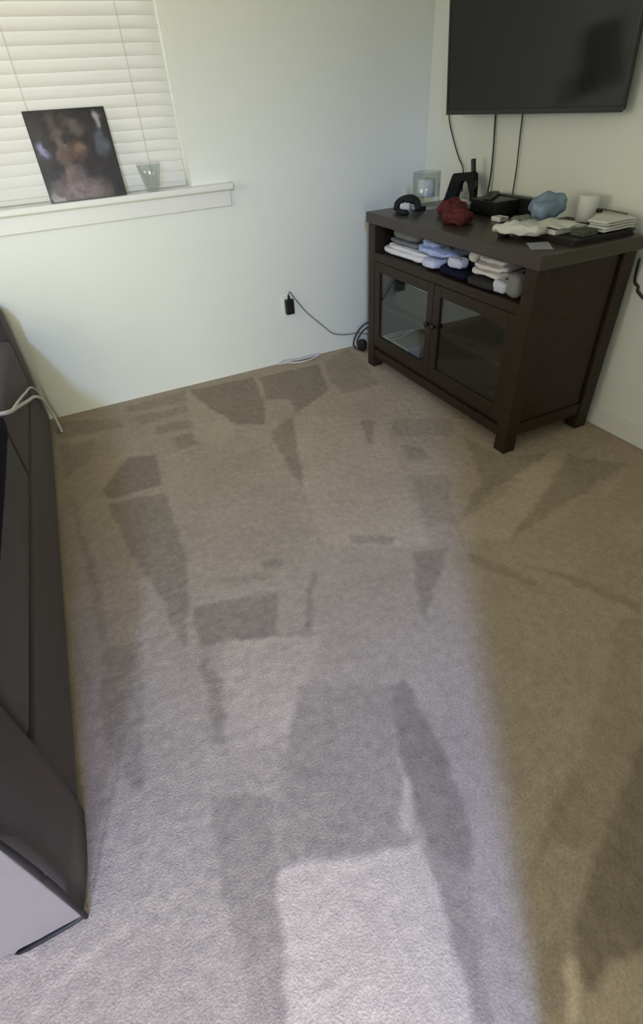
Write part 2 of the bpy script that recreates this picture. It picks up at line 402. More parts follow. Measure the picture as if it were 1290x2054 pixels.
# ------------------------------------------------------------------ the room
X0, Y0, ZC = -4.6, -3.15, 2.44       # far side wall, back wall, ceiling
WX0, WX1, WZ0, WZ1 = -2.95, -1.305, 0.94, 2.12

def carpet():
    x0, x1, y0, y1, s = -2.75, 0.0, -3.0, 0.0, 0.0075
    nx, ny = int((x1 - x0) / s) + 1, int((y1 - y0) / s) + 1
    xs = np.linspace(x0, x1, nx); ys = np.linspace(y0, y1, ny)
    gx, gy = np.meshgrid(xs, ys, indexing='ij')
    rng = np.random.default_rng(3)
    def blur(a, k):
        for _ in range(k):
            a = (a + np.roll(a, 1, 0) + np.roll(a, -1, 0) + np.roll(a, 1, 1) + np.roll(a, -1, 1)) / 5.0
        return a
    wob = blur(rng.normal(0, 1, gx.shape), 6); wob /= wob.std()
    wob2 = blur(rng.normal(0, 1, gx.shape), 6); wob2 /= wob2.std()
    px = gx + wob * 0.0035; py = gy + wob2 * 0.0035
    nap_and_light = np.zeros(gx.shape)
    for lev, poly in NAP_AND_LIGHT:
        ins = np.zeros(gx.shape, bool)
        n = len(poly)
        for i in range(n):
            ax, ay = poly[i]; bx, by = poly[(i + 1) % n]
            if ay == by: continue
            c = ((ay > py) != (by > py)) & (px < (bx - ax) * (py - ay) / (by - ay) + ax)
            ins ^= c
        nap_and_light = np.where(ins, lev, nap_and_light)
    nap_and_light = blur(nap_and_light, 1) 
    # pile tufts: lighter and darker flecks, and the lie of the pile raised or pressed a little
    fl = blur(rng.normal(0, 1, gx.shape), 1); fl /= fl.std()
    clump = blur(rng.normal(0, 1, gx.shape), 3); clump /= clump.std()
    z = 0.0005 * fl + 0.0001 * clump + 0.0015 * nap_and_light
    nap_and_light = nap_and_light + 0.07 * np.clip(fl, -2, 2)
    edge = np.minimum(np.minimum(gx - x0, gy - y0), 0.02) / 0.02
    z = z * edge
    verts = np.stack([gx, gy, z], -1).reshape(-1, 3)
    idx = np.arange(nx * ny).reshape(nx, ny)
    q = np.stack([idx[:-1, :-1], idx[1:, :-1], idx[1:, 1:], idx[:-1, 1:]], -1).reshape(-1, 4)
    ex = np.array([(X0, Y0, 0), (x0, Y0, 0), (x0, 0, 0), (X0, 0, 0), (x0, Y0, 0), (0, Y0, 0), (0, y0, 0), (x0, y0, 0)], float)
    k = len(verts)
    verts = np.concatenate([verts, ex]); q = np.concatenate([q, np.array([[k, k + 1, k + 2, k + 3], [k + 4, k + 5, k + 6, k + 7]])])
    me = bpy.data.meshes.new('floor')
    me.vertices.add(len(verts)); me.vertices.foreach_set('co', verts.astype(np.float32).ravel())
    me.loops.add(q.size); me.loops.foreach_set('vertex_index', q.astype(np.int32).ravel())
    me.polygons.add(len(q)); me.polygons.foreach_set('loop_start', (np.arange(len(q)) * 4).astype(np.int32))
    me.polygons.foreach_set('use_smooth', np.ones(len(q), bool))
    at = me.attributes.new('nap_and_light', 'FLOAT', 'POINT')
    at.data.foreach_set('value', np.concatenate([nap_and_light.ravel(), np.zeros(8)]).astype(np.float32))
    me.update(calc_edges=True); me.validate()
    me.materials.append(M['carpet'])
    o = bpy.data.objects.new('floor', me); COL.objects.link(o)
    o['kind'] = 'structure'; o['label'] = 'beige cut-pile carpet with light and dark vacuum marks plus a painted daylight strip and door shadow'
    W[o.name] = Vector((0, 0, 0))
carpet()

T = 0.17
bm = B()   # wall with the window, a hole left for it
box(bm, (X0, 0, 0), (WX0, T, ZC)); box(bm, (WX1, 0, 0), (0.12, T, ZC))
box(bm, (WX0, 0, 0), (WX1, T, WZ0 - 0.03)); box(bm, (WX0, 0, WZ1), (WX1, T, ZC))
struct('wall_left', bm, 'wall')
struct('wall_right', boxm((0, Y0, 0), (0.12, 0, ZC)), 'wall')
bm = B()   # back wall with the wide opening to the hall
OX0, OX1, OZ = -3.40, -1.868, 2.05
box(bm, (X0, Y0 - .1, 0), (OX0, Y0, ZC)); box(bm, (OX1, Y0 - .1, 0), (0.12, Y0, ZC)); box(bm, (OX0, Y0 - .1, OZ), (OX1, Y0, ZC))
box(bm, (-5.7, Y0 - .1, 0), (X0, Y0, ZC))
struct('wall_back', bm, 'wall')
bm = B()   # side wall with an invented window
SY0, SY1, SZ0, SZ1 = -2.45, -0.95, 1.0, 2.1
box(bm, (X0 - .12, Y0, 0), (X0, SY0, ZC)); box(bm, (X0 - .12, SY1, 0), (X0, 0.17, ZC))
box(bm, (X0 - .12, SY0, 0), (X0, SY1, SZ0)); box(bm, (X0 - .12, SY0, SZ1), (X0, SY1, ZC))
struct('wall_side', bm, 'wall')
struct('ceiling', boxm((X0 - .12, Y0, ZC), (0.12, T, ZC + .08)), 'ceiling')
# the hall behind the camera
HY, HZ = -6.6, 3.0
HX = -5.6
struct('floor_hall', boxm((HX, HY, -0.06), (-0.6, Y0, -0.004)), 'hallfloor')
bm = B()
TX0, TX1, TZ0, TZ1 = -3.95, -1.75, 0.20, 1.45
box(bm, (HX - .1, HY - .1, 0), (TX0, HY, HZ)); box(bm, (TX1, HY - .1, 0), (-0.5, HY, HZ))
box(bm, (TX0, HY - .1, 0), (TX1, HY, TZ0)); box(bm, (TX0, HY - .1, TZ1), (TX1, HY, HZ))
struct('wall_hall_back', bm, 'wall')
struct('wall_hall_left', boxm((HX - .1, HY, 0), (HX, Y0 - .1, HZ)), 'wall')
struct('wall_hall_right', boxm((-0.6, HY, 0), (-0.5, Y0 - .1, HZ)), 'wall')
struct('wall_hall_upper', boxm((HX - .1, Y0 - .1, ZC), (-0.5, Y0, HZ)), 'wall')
bm = B(); RX0, RX1, RY0, RY1 = -2.64, -2.10, -4.30, -3.60   # with a hole for the invented roof light
box(bm, (HX - .1, HY, HZ), (RX0, Y0, HZ + .08)); box(bm, (RX1, HY, HZ), (-0.5, Y0, HZ + .08))
box(bm, (RX0, HY, HZ), (RX1, RY0, HZ + .08)); box(bm, (RX0, RY1, HZ), (RX1, Y0, HZ + .08))
struct('ceiling_hall', bm, 'ceiling')
def frame_window(name, a, b, axis, w=0.035):
    """a frame and a pane filling the hole between corners a and b; axis = the thin axis"""
    lo = Vector(a); hi = Vector(b); u, v = [i for i in range(3) if i != axis]
    e = bpy.data.objects.new(name, None); COL.objects.link(e); e.location = lo; e['kind'] = 'structure'; W[e.name] = lo
    bm = B()
    for s in (0, 1):
        p = lo.copy(); q = hi.copy()
        if s: p[u] = hi[u] - w
        else: q[u] = lo[u] + w
        box(bm, p, q)
        p = lo.copy(); q = hi.copy(); p[u] += w; q[u] -= w
        if s: p[v] = hi[v] - w
        else: q[v] = lo[v] + w
        box(bm, p, q)
    obj('window_frame', bm, 'trim', e)
    p = lo.copy(); q = hi.copy(); mid = (lo[axis] + hi[axis]) / 2
    for i in (u, v): p[i] += w; q[i] -= w
    p[axis] = mid - .003; q[axis] = mid + .003
    obj('window_pane', boxm(p, q), 'pane', e)
    return e
win = frame_window('window_1', (WX0, 0.12, WZ0), (WX1, 0.16, WZ1), 1, 0.05)
obj('window_mullion', boxm((-2.145, .122, WZ0 + .05), (-2.105, .158, WZ1 - .05)), 'trim', win)
obj('window_sill', boxm((-3.06, -0.045, WZ0 - .026), (-1.118, 0.12, WZ0), .006), 'trim', win)
obj('window_apron', boxm((-3.04, -0.016, WZ0 - .095), (-1.130, -0.0005, WZ0 - .026), .004), 'trim', win)
frame_window('added_window_2', (TX0, HY - .08, TZ0), (TX1, HY - .04, TZ1), 1, .03)  # invented hall window around the added hall lamp
frame_window('added_window_4', (RX0, RY0, HZ + .03), (RX1, RY1, HZ + .06), 2, .02)  # invented roof window above the added blue lamp
frame_window('added_window_3', (X0 - .09, SY0, SZ0), (X0 - .05, SY1, SZ1), 0, .04)  # invented side window behind the added fill lamp

bm = boxm((-0.013, Y0 + .001, 0), (-0.0005, -0.0005, 0.085), .004); struct('baseboard_right', bm, 'trim')

# ------------------------------------------------------------------ blinds
bl = thing('window_blind', (-2.13, 0.07, WZ0), 'closed cream horizontal blind with wide slats filling the window', 'blind')
obj('head_rail', boxm((WX0 + .01, .045, 2.06), (WX1 - .008, .10, 2.118), .004), 'slat', bl)
obj('bottom_rail', boxm((WX0 + .015, .055, WZ0 + .001), (WX1 - .012, .085, WZ0 + .022), .004), 'slat', bl)
sx0, sx1 = WX0 + .012, WX1 - .010
tilt = math.radians(74)
z = WZ0 + .046; k = 0; first = None
while z < 2.04:
    if first is None:
        bm = B(); hw, th = .0255, .0028
        prof = [(-hw, 0), (-hw * .5, .0012), (0, .0018), (hw * .5, .0012), (hw, 0), (hw, th), (hw * .5, th + .0012), (0, th + .0018), (-hw * .5, th + .0012), (-hw, th)]
        ct, st = math.cos(tilt), math.sin(tilt)
        out = [(sx0, .07 + a * ct - b * st, z + a * st + b * ct) for a, b in prof]
        prism(bm, out, (sx1 - sx0, 0, 0))
        first = obj('slat', bm, 'slat', bl); base = first.location.copy()
    else:
        c = first.copy(); COL.objects.link(c); c.location = base + Vector((0, 0, k * .0402)); W[c.name] = W[first.name]
        c.rotation_euler = (random.uniform(-.05, .05), random.uniform(-.0012, .0012), 0)
    k += 1; z += .0402
for xx in (-2.78, -2.3, -1.90, -1.47):
    obj('ladder_cord', tube(B(), [(xx, .0435, WZ0 + .03), (xx, .0435, 1.5), (xx, .0435, 2.06)], .0016, 6, 2), 'tape', bl)

# ------------------------------------------------------------------ things on the window sill
N = 64
bm = B(); s = 0.316
p0 = Vector((-1.924, -0.022, WZ0 + .0005)); ux = Vector((1, 0, 0)); uz = Vector((0.002, 0.064, 0.309)).normalized(); un = ux.cross(uz).normalized()
sheet(bm, (p0, p0 + ux * s, p0 + ux * s + uz * s, p0 + uz * s), N, N, 0, th=.003)
cols = []
o = obj('album_sleeve', bm, 'sleeve')
tag(o, 'square record sleeve with a dark murky picture leaning on the blinds', 'record sleeve')
me = o.data
ca = me.color_attributes.new('tint', 'FLOAT_COLOR', 'POINT')
def blobs(u, v):   # u left-right, v top-down, both 0..1
    c = np.array([.020, .016, .014])
    wq = Vector((u * 7, v * 7, 2)); wf = Vector((u * 19, v * 19, 9))
    u0, v0 = u, v
    u += .07 * noise.noise(wq) + .025 * noise.noise(wf); v += .07 * noise.noise(wq + Vector((9, 4, 3))) + .025 * noise.noise(wf + Vector((3, 8, 1)))
    def g(cu, cv, su, sv, rgb, a=1.0, sh=0.0):
        nonlocal c
        d = ((u - cu - sh * (v - cv)) / su) ** 2 + ((v - cv) / sv) ** 2
        w = a * math.exp(-d ** 1.8)
        c = c * (1 - w) + np.array(rgb) * w
    g(.06, .35, .16, .34, (.045, .038, .026), .8)
    g(.33, .42, .07, .36, (.115, .085, .065), .9, .03)
    g(.55, .17, .12, .10, (.11, .085, .075), .9, .2)
    g(.48, .46, .16, .11, (.10, .058, .038), .9)
    g(.58, .42, .05, .05, (.16, .10, .06), .8)
    g(.40, .36, .03, .03, (.18, .17, .15), .8)
    g(.90, .14, .045, .075, (.34, .33, .33), .9)
    g(.86, .36, .08, .16, (.085, .092, .12), .9)
    g(.10, .40, .055, .085, (.22, .22, .34), .95)
    g(.45, .66, .12, .07, (.075, .062, .066), .8)
    g(.35, .72, .09, .10, (.15, .10, .085), .8)
    g(.42, .90, .36, .15, (.17, .13, .125), .95)
    g(.10, .97, .07, .06, (.30, .27, .25), .9)
    g(.93, .92, .10, .12, (.014, .012, .013), .9)
    n = noise.noise(Vector((u * 14, v * 14, 1))) * .25 + noise.noise(Vector((u * 30, v * 30, 4))) * .25
    if u0 < .012 or u0 > .988 or v0 < .012 or v0 > .988: return (.012, .010, .010)
    return tuple(np.clip(c * (1.25 + 1.6 * n), 0, 1))
o_w = W[o.name]
for i, v in enumerate(me.vertices):
    q = v.co + o_w - p0
    ca.data[i].color = (*blobs(q.dot(ux) / s, 1 - q.dot(uz) / s), 1)

gl = obj('glass_tumbler', lathe(B(), [(0, 0), (.027, 0), (.030, .004), (.043, .060), (.052, .104), (.0495, .104), (.041, .060), (.0275, .016), (.010, .011), (0, .010)], (-1.487, -0.012, WZ0 + .0005), 32), 'clear', smooth=True)
tag(gl, 'clear flared drinking glass standing on the window sill', 'glass')

# ------------------------------------------------------------------ wall outlet, adapter and cords along the window wall
ou = thing('wall_outlet', (-0.882, 0, .265), 'white wall outlet plate behind the black adapter', 'outlet')
obj('cover_plate', boxm((-.918, -.006, .262), (-.846, -.0003, .378), .002), 'wall', ou)
obj('socket', boxm((-.897, -.0075, .270), (-.867, -.0062, .300), .002), 'wall', ou)
ad = thing('power_adapter', (-0.882, -.03, .276), 'small black power adapter plugged into the wall outlet', 'adapter')
obj('housing', boxm((-.907, -.036, .282), (-.858, -.008, .362), .005), 'black', ad)
obj('strain_relief', boxm((-.889, -.028, .3615), (-.877, -.014, .384), .003), 'black', ad)
tag(obj('adapter_cord', tube(B(), [(-.883, -.021, .386), (-.872, -.022, .398), (-.855, -.020, .372), (-.78, -.014, .272), (-.697, -.013, .190), (-.62, -.018, .118), (-.56, -.022, .096), (-.497, -.024, .088), (-.44, -.03, .086), (-.36, -.05, .06)], .0032, 6), 'cord', smooth=True),
    'thin gray cord drooping from the wall adapter toward the cabinet', 'cord')
wc = tag(obj('loose_cable', tube(B(), [(-.985, -.020, .006), (-.93, -.026, .006), (-.90, -.048, .006), (-.84, -.066, .006), (-.77, -.052, .006), (-.72, -.028, .006), (-.77, -.026, .007), (-.86, -.024, .007), (-.93, -.022, .013), (-.96, -.020, .016)], .005, 6), 'whitecord', smooth=True),
    'short white cable lying on the carpet under the wall adapter', 'cable')
pc = thing('power_cable', (-.48, -.06, 0), 'black looped cable with plug hanging beside the cabinet left leg', 'cable')
obj('cable', tube(B(), [(-.30, -.20, .12), (-.345, -.13, .155), (-.395, -.075, .155), (-.440, -.052, .125), (-.475, -.045, .075), (-.492, -.05, .030), (-.488, -.075, .012), (-.47, -.09, .016)], .0055, 7), 'thincord', pc, True)
obj('cable', tube(B(), [(-.30, -.18, .10), (-.36, -.10, .128), (-.42, -.07, .118), (-.462, -.06, .07), (-.476, -.065, .040), (-.470, -.085, .03)], .0055, 7), 'thincord', pc, True)
obj('plug', blob(B(), (-.462, -.105, .037), (.022, .026, .034), .5, .6, nu=20, nv=10, rotz=.4), 'black', pc, True)

# ------------------------------------------------------------------ cabinet
CX0, CX1, CY0, CY1, CH = -.525, -.050, -1.435, -.285, .78
cb = thing('media_cabinet', ((CX0 + CX1) / 2, (CY0 + CY1) / 2, 0), 'dark brown wooden media cabinet with two glass doors and an open top shelf', 'cabinet')
pw = .062
obj('top', boxm((CX0 - .010, CY0 - .010, .733), (CX1 + .012, CY1 + .010, CH), .004), 'woodtop', cb)
for x in (CX0, CX1 - pw):
    for y in (CY0, CY1 - pw):
        obj('leg', boxm((x, y, 0.0), (x + pw, y + pw, .7328), .004), 'wood', cb)
obj('shelf_board', boxm((CX0 + .002, CY0 + pw, .568), (CX1 - .02, CY1 - pw, .606), .002), 'wood', cb)      # floor of the open shelf
obj('bottom_board', boxm((CX0 + .022, CY0 + pw, .105), (CX1 - .02, CY1 - pw, .128), .002), 'wood', cb)
obj('bottom_rail', boxm((CX0 + .006, CY0 + pw + .0005, .062), (CX0 + .030, CY1 - pw - .0005, .1045), .002), 'wood', cb)
for y, s in ((CY0 + .014, 1), (CY1 - .014 - .018, 1)):
    pn = obj('side_panel', boxm((CX0 + pw + .0005, y, .125), (CX1 - pw - .011, y + .018, .7325)), 'wood', cb)
for y in (CY0 + .006, CY1 - .036):
    obj('side_rail', boxm((CX0 + pw + .0005, y, .072), (CX1 - pw - .0005, y + .03, .1245), .002), 'wood', cb)
obj('back_panel', boxm((CX1 - .016, CY0 + pw, .105), (CX1 - .008, CY1 - pw, .7325)), 'wood', cb)
obj('inner_shelf', boxm((CX0 + .03, CY0 + pw + .001, .335), (CX1 - .02, CY1 - pw - .001, .356), .002), 'wood', cb)
# doors
dz0, dz1 = .130, .5655
dy = [(CY0 + pw + .0015, -.8615), (-.8585, CY1 - pw - .0015)]
for i, (a, b) in enumerate(dy):
    bm = B(); st = .046; fx0, fx1 = CX0 + .003, CX0 + .0225
    box(bm, (fx0, a, dz0), (fx1, a + st, dz1), .002); box(bm, (fx0, b - st, dz0), (fx1, b, dz1), .002)
    box(bm, (fx0, a + st, dz1 - st), (fx1, b - st, dz1), .002); box(bm, (fx0, a + st, dz0), (fx1, b - st, dz0 + .058), .002)
    dr = obj('door', bm, 'wood', cb)
    obj('glass_pane', boxm((fx0 + .008, a + st + .0003, dz0 + .0585), (fx0 + .012, b - st - .0003, dz1 - st - .0003)), 'cabglass', dr)
    ky = (b - .024) if i == 0 else (a + .024)
    obj('knob', lathe(B(), [(0, 0), (.006, 0), (.006, .010), (.012, .014), (.012, .020), (0, .022)], (0, 0, 0), 14), 'knob', dr, True)
    kn = dr.children[-1]; kn.rotation_euler = (0, -math.pi / 2, 0); kn.location = Vector((fx0 + .0005, ky, .385)) - W[dr.name]

tag(obj('white_slab', boxm((-.495, -.640, .1285), (-.30, -.395, .192), .004), 'white'), 'white flat binder lying low behind the left glass door', 'slab')  # added flat white shape, a pale strip behind the glass
tag(obj('storage_box', boxm((-.455, -.770, .3565), (-.20, -.440, .478), .004), 'darkgray'), 'dark gray box on the shelf behind the left glass door', 'box')
tag(obj('white_pad', blob(B(), (-.37, -.640, .4985), (.095, .120, .019), .5, .4, .005, 26, 81, floor=.4785, nu=40, nv=12), 'c_white', smooth=True), 'white folded towel on the dark box behind the left glass door', 'pad')  # added soft white shape, a pale patch behind the glass

# folded clothes in the open shelf: every garment its own object
SH = .6065
def garment(name, label, mat_, parts, cat='clothing'):
    bm = B()
    for kw in parts: blob(bm, **kw)
    return tag(obj(name, bm, mat_, smooth=True), label, cat, 'clothes folded in the cabinet shelf')
def gp(x, y, z, rx, ry, rz, amp=.006, e1=.5, e2=.35, seed=1, rotz=0.0, freq=26):
    return dict(c=(x, y, z), r=(rx, ry, rz), amp=amp, e1=e1, e2=e2, seed=seed, rotz=rotz, freq=freq, floor=SH, nu=40, nv=14)
garment('folded_shirt', 'off-white folded shirt at the bottom left of the cabinet shelf', 'c_white',
        [gp(-.40, -.540, .624, .100, .180, .016, .005, seed=2), gp(-.395, -.565, .645, .095, .170, .011, .005, seed=3)])
garment('folded_shirt', 'gray folded shirt topmost at the left end of the cabinet shelf', 'c_gray',
        [gp(-.385, -.515, .696, .085, .108, .020, .004, seed=4), gp(-.39, -.52, .669, .09, .125, .009, .003, seed=14)])
garment('folded_shirt', 'light blue crumpled shirt between the white shirts and the navy pile', 'c_blue',
        [gp(-.41, -.785, .677, .095, .118, .018, .008, seed=5), gp(-.42, -.735, .695, .06, .055, .018, .008, seed=6)])
garment('folded_shirt', 'white shirt edge tucked under the light blue shirt', 'c_lav',
        [gp(-.425, -.785, .633, .095, .052, .020, .004, seed=7)])
garment('folded_cloth', 'pale blue-white folded cloth on the front of the navy pile', 'c_lav',
        [gp(-.484, -.956, .666, .026, .046, .021, .005, seed=8)])
garment('navy_trousers', 'navy folded trousers under the pale blue-white cloth', 'c_navy',
        [gp(-.40, -.945, .6255, .115, .100, .018, .005, seed=9), gp(-.385, -.985, .655, .06, .062, .012, .004, seed=10)])
garment('rolled_sock', 'small white rolled sock on top between the blue shirt and white stack', 'c_cream',
        [gp(-.44, -1.015, .693, .030, .026, .022, .004, .8, .8, seed=11)], 'sock')
garment('folded_shirt', 'white crumpled shirts heaped at the middle right of the shelf', 'c_cream',
        [gp(-.415, -1.135, .659, .085, .090, .014, .006, seed=12), gp(-.42, -1.14, .682, .075, .085, .013, .007, seed=13, rotz=.12), gp(-.41, -1.13, .700, .06, .075, .010, .005, seed=15)])
garment('folded_trousers', 'dark gray folded trousers beneath the white heap at the right', 'c_dark',
        [gp(-.405, -1.135, .624, .112, .095, .018, .004, seed=16)])
garment('rolled_sock', 'pale lavender rolled sock at the shelf front near the right end', 'c_lav',
        [gp(-.487, -1.235, .635, .024, .038, .024, .004, .6, .6, seed=17)], 'sock')
garment('rolled_sock', 'gray rolled sock leaning high at the right end of the shelf', 'c_gray',
        [gp(-.478, -1.298, .650, .03, .034, .042, .004, .6, .7, seed=18)], 'sock')
garment('rolled_sock', 'small light gray sock on top in the right corner of the shelf', 'c_cream',
        [gp(-.40, -1.300, .7045, .03, .03, .016, .003, .7, .7, seed=19)], 'sock')
garment('folded_cloth', 'black folded cloth filling the right corner of the shelf', 'c_navy',
        [gp(-.355, -1.303, .6265, .080, .058, .019, .004, seed=20), gp(-.36, -1.303, .664, .065, .055, .022, .003, seed=21)])

# ------------------------------------------------------------------ television
a_, t_ = math.radians(3.75), math.radians(4.3)
nrm = Vector((-math.cos(a_) * math.cos(t_), -math.sin(a_) * math.cos(t_), -math.sin(t_)))
wv = Vector((math.sin(a_), -math.cos(a_), 0)); dv = -nrm; uv = wv.cross(dv)
mt = Matrix((wv, dv, uv)).transposed().to_4x4(); mt.translation = Vector((-.128, -.319, 1.133))
tv = thing('television', (0, 0, 0), 'large black flat television mounted on the right wall', 'television', matrix=mt, wloc=(0, 0, 0))
TW, TH = .912, .525
obj('case', boxm((0.004, .010, .004), (TW - .004, .032, TH - .004), .004), 'tvcase', tv)
bm = B(); bz = .010
box(bm, (0, 0, 0), (TW, .012, .018), .002); box(bm, (0, 0, TH - bz), (TW, .012, TH), .002)
box(bm, (0, 0, .018), (bz, .012, TH - bz), .002); box(bm, (TW - bz, 0, .018), (TW, .012, TH - bz), .002)
obj('bezel', bm, 'tvtrim', tv)
obj('screen', boxm((bz + .0004, .003, .0184), (TW - bz - .0004, .0098, TH - bz - .0004)), 'screen', tv)
obj('wall_mount', boxm((.38, .0325, .14), (.54, .040, .40), .003), 'tvcase', tv)
tag(obj('wall_bracket', boxm((-.045, -.81, 1.28), (-.0006, -.74, 1.48), .003), 'tvcase'), 'black wall bracket behind the television', 'bracket')

def cord(name, pts, r, m_, label): return tag(obj(name, tube(B(), pts, r, 6), m_, smooth=True), label, 'cord')
cord('hanging_cord', [(-.012, -.185, 1.22), (-.012, -.191, 1.118), (-.014, -.245, 1.03), (-.016, -.30, .96), (-.018, -.348, .91), (-.03, -.37, .82)], .0032, 'thincord', 'thin dark cord slanting from the television to the black arched stand')
cord('hanging_cord', [(-.012, -.523, 1.25), (-.012, -.529, 1.117), (-.014, -.545, 1.0), (-.016, -.552, .90), (-.03, -.56, .80), (-.02, -.56, .72)], .0040, 'thincord', 'dark cord hanging straight down from the television middle')
cord('hanging_cord', [(-.012, -.690, 1.25), (-.012, -.700, 1.07), (-.012, -.703, 1.03), (-.014, -.712, .93), (-.018, -.716, .82), (-.02, -.716, .72)], .0030, 'thincord', 'thin dark cord hanging behind the right part of the black box')
tag(obj('cable_stub', tube(B(), [(-.030, -1.438, .70), (-.012, -1.432, .62), (-.010, -1.452, .60), (-.012, -1.458, .585), (-.010, -1.49, .565)], .005, 6), 'black', smooth=True), 'short black cable on the right wall beside the cabinet', 'cable')
oo = thing('wall_outlet', (0, -1.51, .49), 'white outlet plate on the right wall past the cabinet', 'outlet')
obj('cover_plate', boxm((-.006, -1.545, .485), (-.0003, -1.475, .60), .002), 'trim', oo)
obj('socket', boxm((-.0075, -1.525, .550), (-.0062, -1.495, .580), .002), 'trim', oo)

# ------------------------------------------------------------------ things on the cabinet top
Z = CH + .0005
k1 = thing('strap_bundle', (-.40, -.44, Z), 'small black curled strap with gray middle on the cabinet left corner', 'trinket')
bm = B(); tube(bm, [(-.440, -.405, Z + .010), (-.430, -.400, Z + .036), (-.405, -.415, Z + .052), (-.380, -.445, Z + .056), (-.372, -.475, Z + .042), (-.375, -.495, Z + .012)], .015, 8, 6)
blob(bm, (-.385, -.440, Z + .050), (.026, .036, .017), .8, .8, .008, 40, 2, nu=24, nv=12)
obj('strap', bm, 'blackmatte', k1, True)
obj('strap', blob(B(), (-.452, -.475, Z + .010), (.022, .034, .011), .7, .7, .005, 40, 3, floor=Z), 'blackmatte', k1, True)
obj('pale_face', blob(B(), (-.415, -.452, Z + .022), (.012, .020, .022), .6, .7, .004, 40, 5, rotz=.5, floor=Z), 'papergray', k1, True, label='gray middle of the strap')
obj('buckle', blob(B(), (-.415, -.418, Z + .022), (.012, .012, .014), .6, .6, .002, 40, 6, floor=Z), 'paper', k1, True, label='pale bit of the strap')
tag(obj('bottle_cap', blob(B(), (-.335, -.415, Z + .017), (.022, .022, .017), .4, .9, 0, nu=24, nv=12), 'white', smooth=True), 'small white bottle cap beside the curled black strap', 'cap')
tag(obj('button_cell', boxm((-.330, -.462, Z), (-.308, -.443, Z + .018), .003), 'black'), 'tiny black cube between white cap and candle holder', 'cube')
ch = thing('candle_holder', (-.275, -.405, Z), 'clear glass cylinder candle holder on the cabinet top', 'candle holder')
obj('glass_cylinder', lathe(B(), [(0, 0), (.060, 0), (.066, .004), (.066, .150), (.0625, .150), (.0625, .050), (0, .050)], (-.275, -.405, Z), 36), 'clear', ch, True)
cd = thing('candle', (-.275, -.405, Z + .0505), 'short white pillar candle inside the glass holder', 'candle')
obj('wax', lathe(B(), [(0, 0), (.041, 0), (.043, .003), (.043, .066), (.040, .070), (.006, .066), (0, .066)], (-.275, -.405, Z + .0505), 28), 'wax', cd, True)
obj('wick', tube(B(), [(-.275, -.405, Z + .1162), (-.274, -.405, Z + .127)], .0012, 6, 1), 'black', cd)

st = thing('arched_stand', (-.085, -.43, Z), 'black arched stand with a short upright post near the wall', 'stand')
def yz(y, z): return (-.098, y, z)
bm = B()
outl = [yz(-.308, Z), yz(-.323, .80), yz(-.366, .893), yz(-.378, .904), yz(-.515, .919), yz(-.530, .912), yz(-.540, .87), yz(-.545, Z),
        yz(-.520, Z), yz(-.513, .825), yz(-.490, .870), yz(-.468, .884), yz(-.446, .880), yz(-.428, .862), yz(-.398, Z)]
prism(bm, outl, (.024, 0, 0)); bmesh.ops.triangulate(bm, faces=bm.faces[:])
obj('arch', bm, 'blackmatte', st)
obj('post', tube(B(), [(-.086, -.512, .915), (-.086, -.506, .94), (-.086, -.500, .968)], .011, 10, 3), 'black', st, True)
obj('ring', tube(B(), [(-.092, -.536, .845), (-.094, -.546, .858), (-.092, -.548, .872), (-.090, -.540, .884)], .008, 8, 4), 'black', st, True)

tag(obj('paper_packet', boxm((-.215, -.605, Z), (-.118, -.445, Z + .026), .004), 'papergray'), 'flat pale gray packet lying in front of the black arched stand', 'packet')
tag(obj('folded_note', sheet(B(), ((-.355, -.545, Z), (-.335, -.445, Z), (-.245, -.465, Z), (-.265, -.57, Z)), 10, 8, .003, 30, 4, .0008), 'papergray', smooth=True), 'thin gray paper lying flat left of the red cloth', 'paper')
bm = B()
blob(bm, (-.290, -.648, Z + .028), (.060, .062, .034), .8, .8, .016, 22, 31, floor=Z, nu=48, nv=24)
blob(bm, (-.400, -.825, Z + .024), (.055, .066, .028), .8, .8, .014, 24, 32, floor=Z, nu=48, nv=24)
blob(bm, (-.345, -.735, Z + .030), (.050, .060, .026), .8, .8, .014, 24, 33, floor=Z, nu=48, nv=24)
tag(obj('red_cloth', bm, 'red', smooth=True), 'crumpled dark red cloth at the middle of the cabinet top', 'cloth')
tag(obj('small_box', boxm((-.245, -.655, Z + .002), (-.218, -.612, Z + .052), .003), 'white'), 'small white box edge between red cloth and black box', 'box')

cbx = thing('cable_box', (-.13, -.75, Z), 'black set-top box in front of the hanging cords', 'cable box')
obj('case', boxm((-.212, -.836, Z + .004), (-.085, -.664, Z + .060), .004), 'black', cbx)
obj('foot', boxm((-.205, -.83, Z), (-.185, -.81, Z + .0042)), 'black', cbx)
obj('foot', boxm((-.205, -.69, Z), (-.185, -.67, Z + .0042)), 'black', cbx)
obj('foot', boxm((-.11, -.83, Z), (-.09, -.81, Z + .0042)), 'black', cbx)
obj('foot', boxm((-.11, -.69, Z), (-.09, -.67, Z + .0042)), 'black', cbx)
obj('indicator', boxm((-.2126, -.722, Z + .014), (-.2118, -.700, Z + .022)), 'darkgray', cbx, label='gray indicator window')
bx2 = thing('router_box', (-.06, -.80, Z), 'long flat black box behind and right of the set-top box', 'box')
obj('case', boxm((-.082, -.915, Z + .003), (-.045, -.640, Z + .064), .004), 'black', bx2)
obj('base', boxm((-.078, -.91, Z), (-.049, -.645, Z + .0032)), 'black', bx2)
rm = Matrix.Translation(Vector((-.150, -.725, Z + .0605))) @ Matrix.Rotation(math.radians(-52), 4, 'Z')
rc = thing('remote_control', (0, 0, 0), 'dark gray remote control lying across the black set-top box', 'remote', matrix=rm, wloc=(0, 0, 0))
obj('case', boxm((-.022, -.078, 0), (.022, .078, .016), .006, 3), 'darkgray', rc)
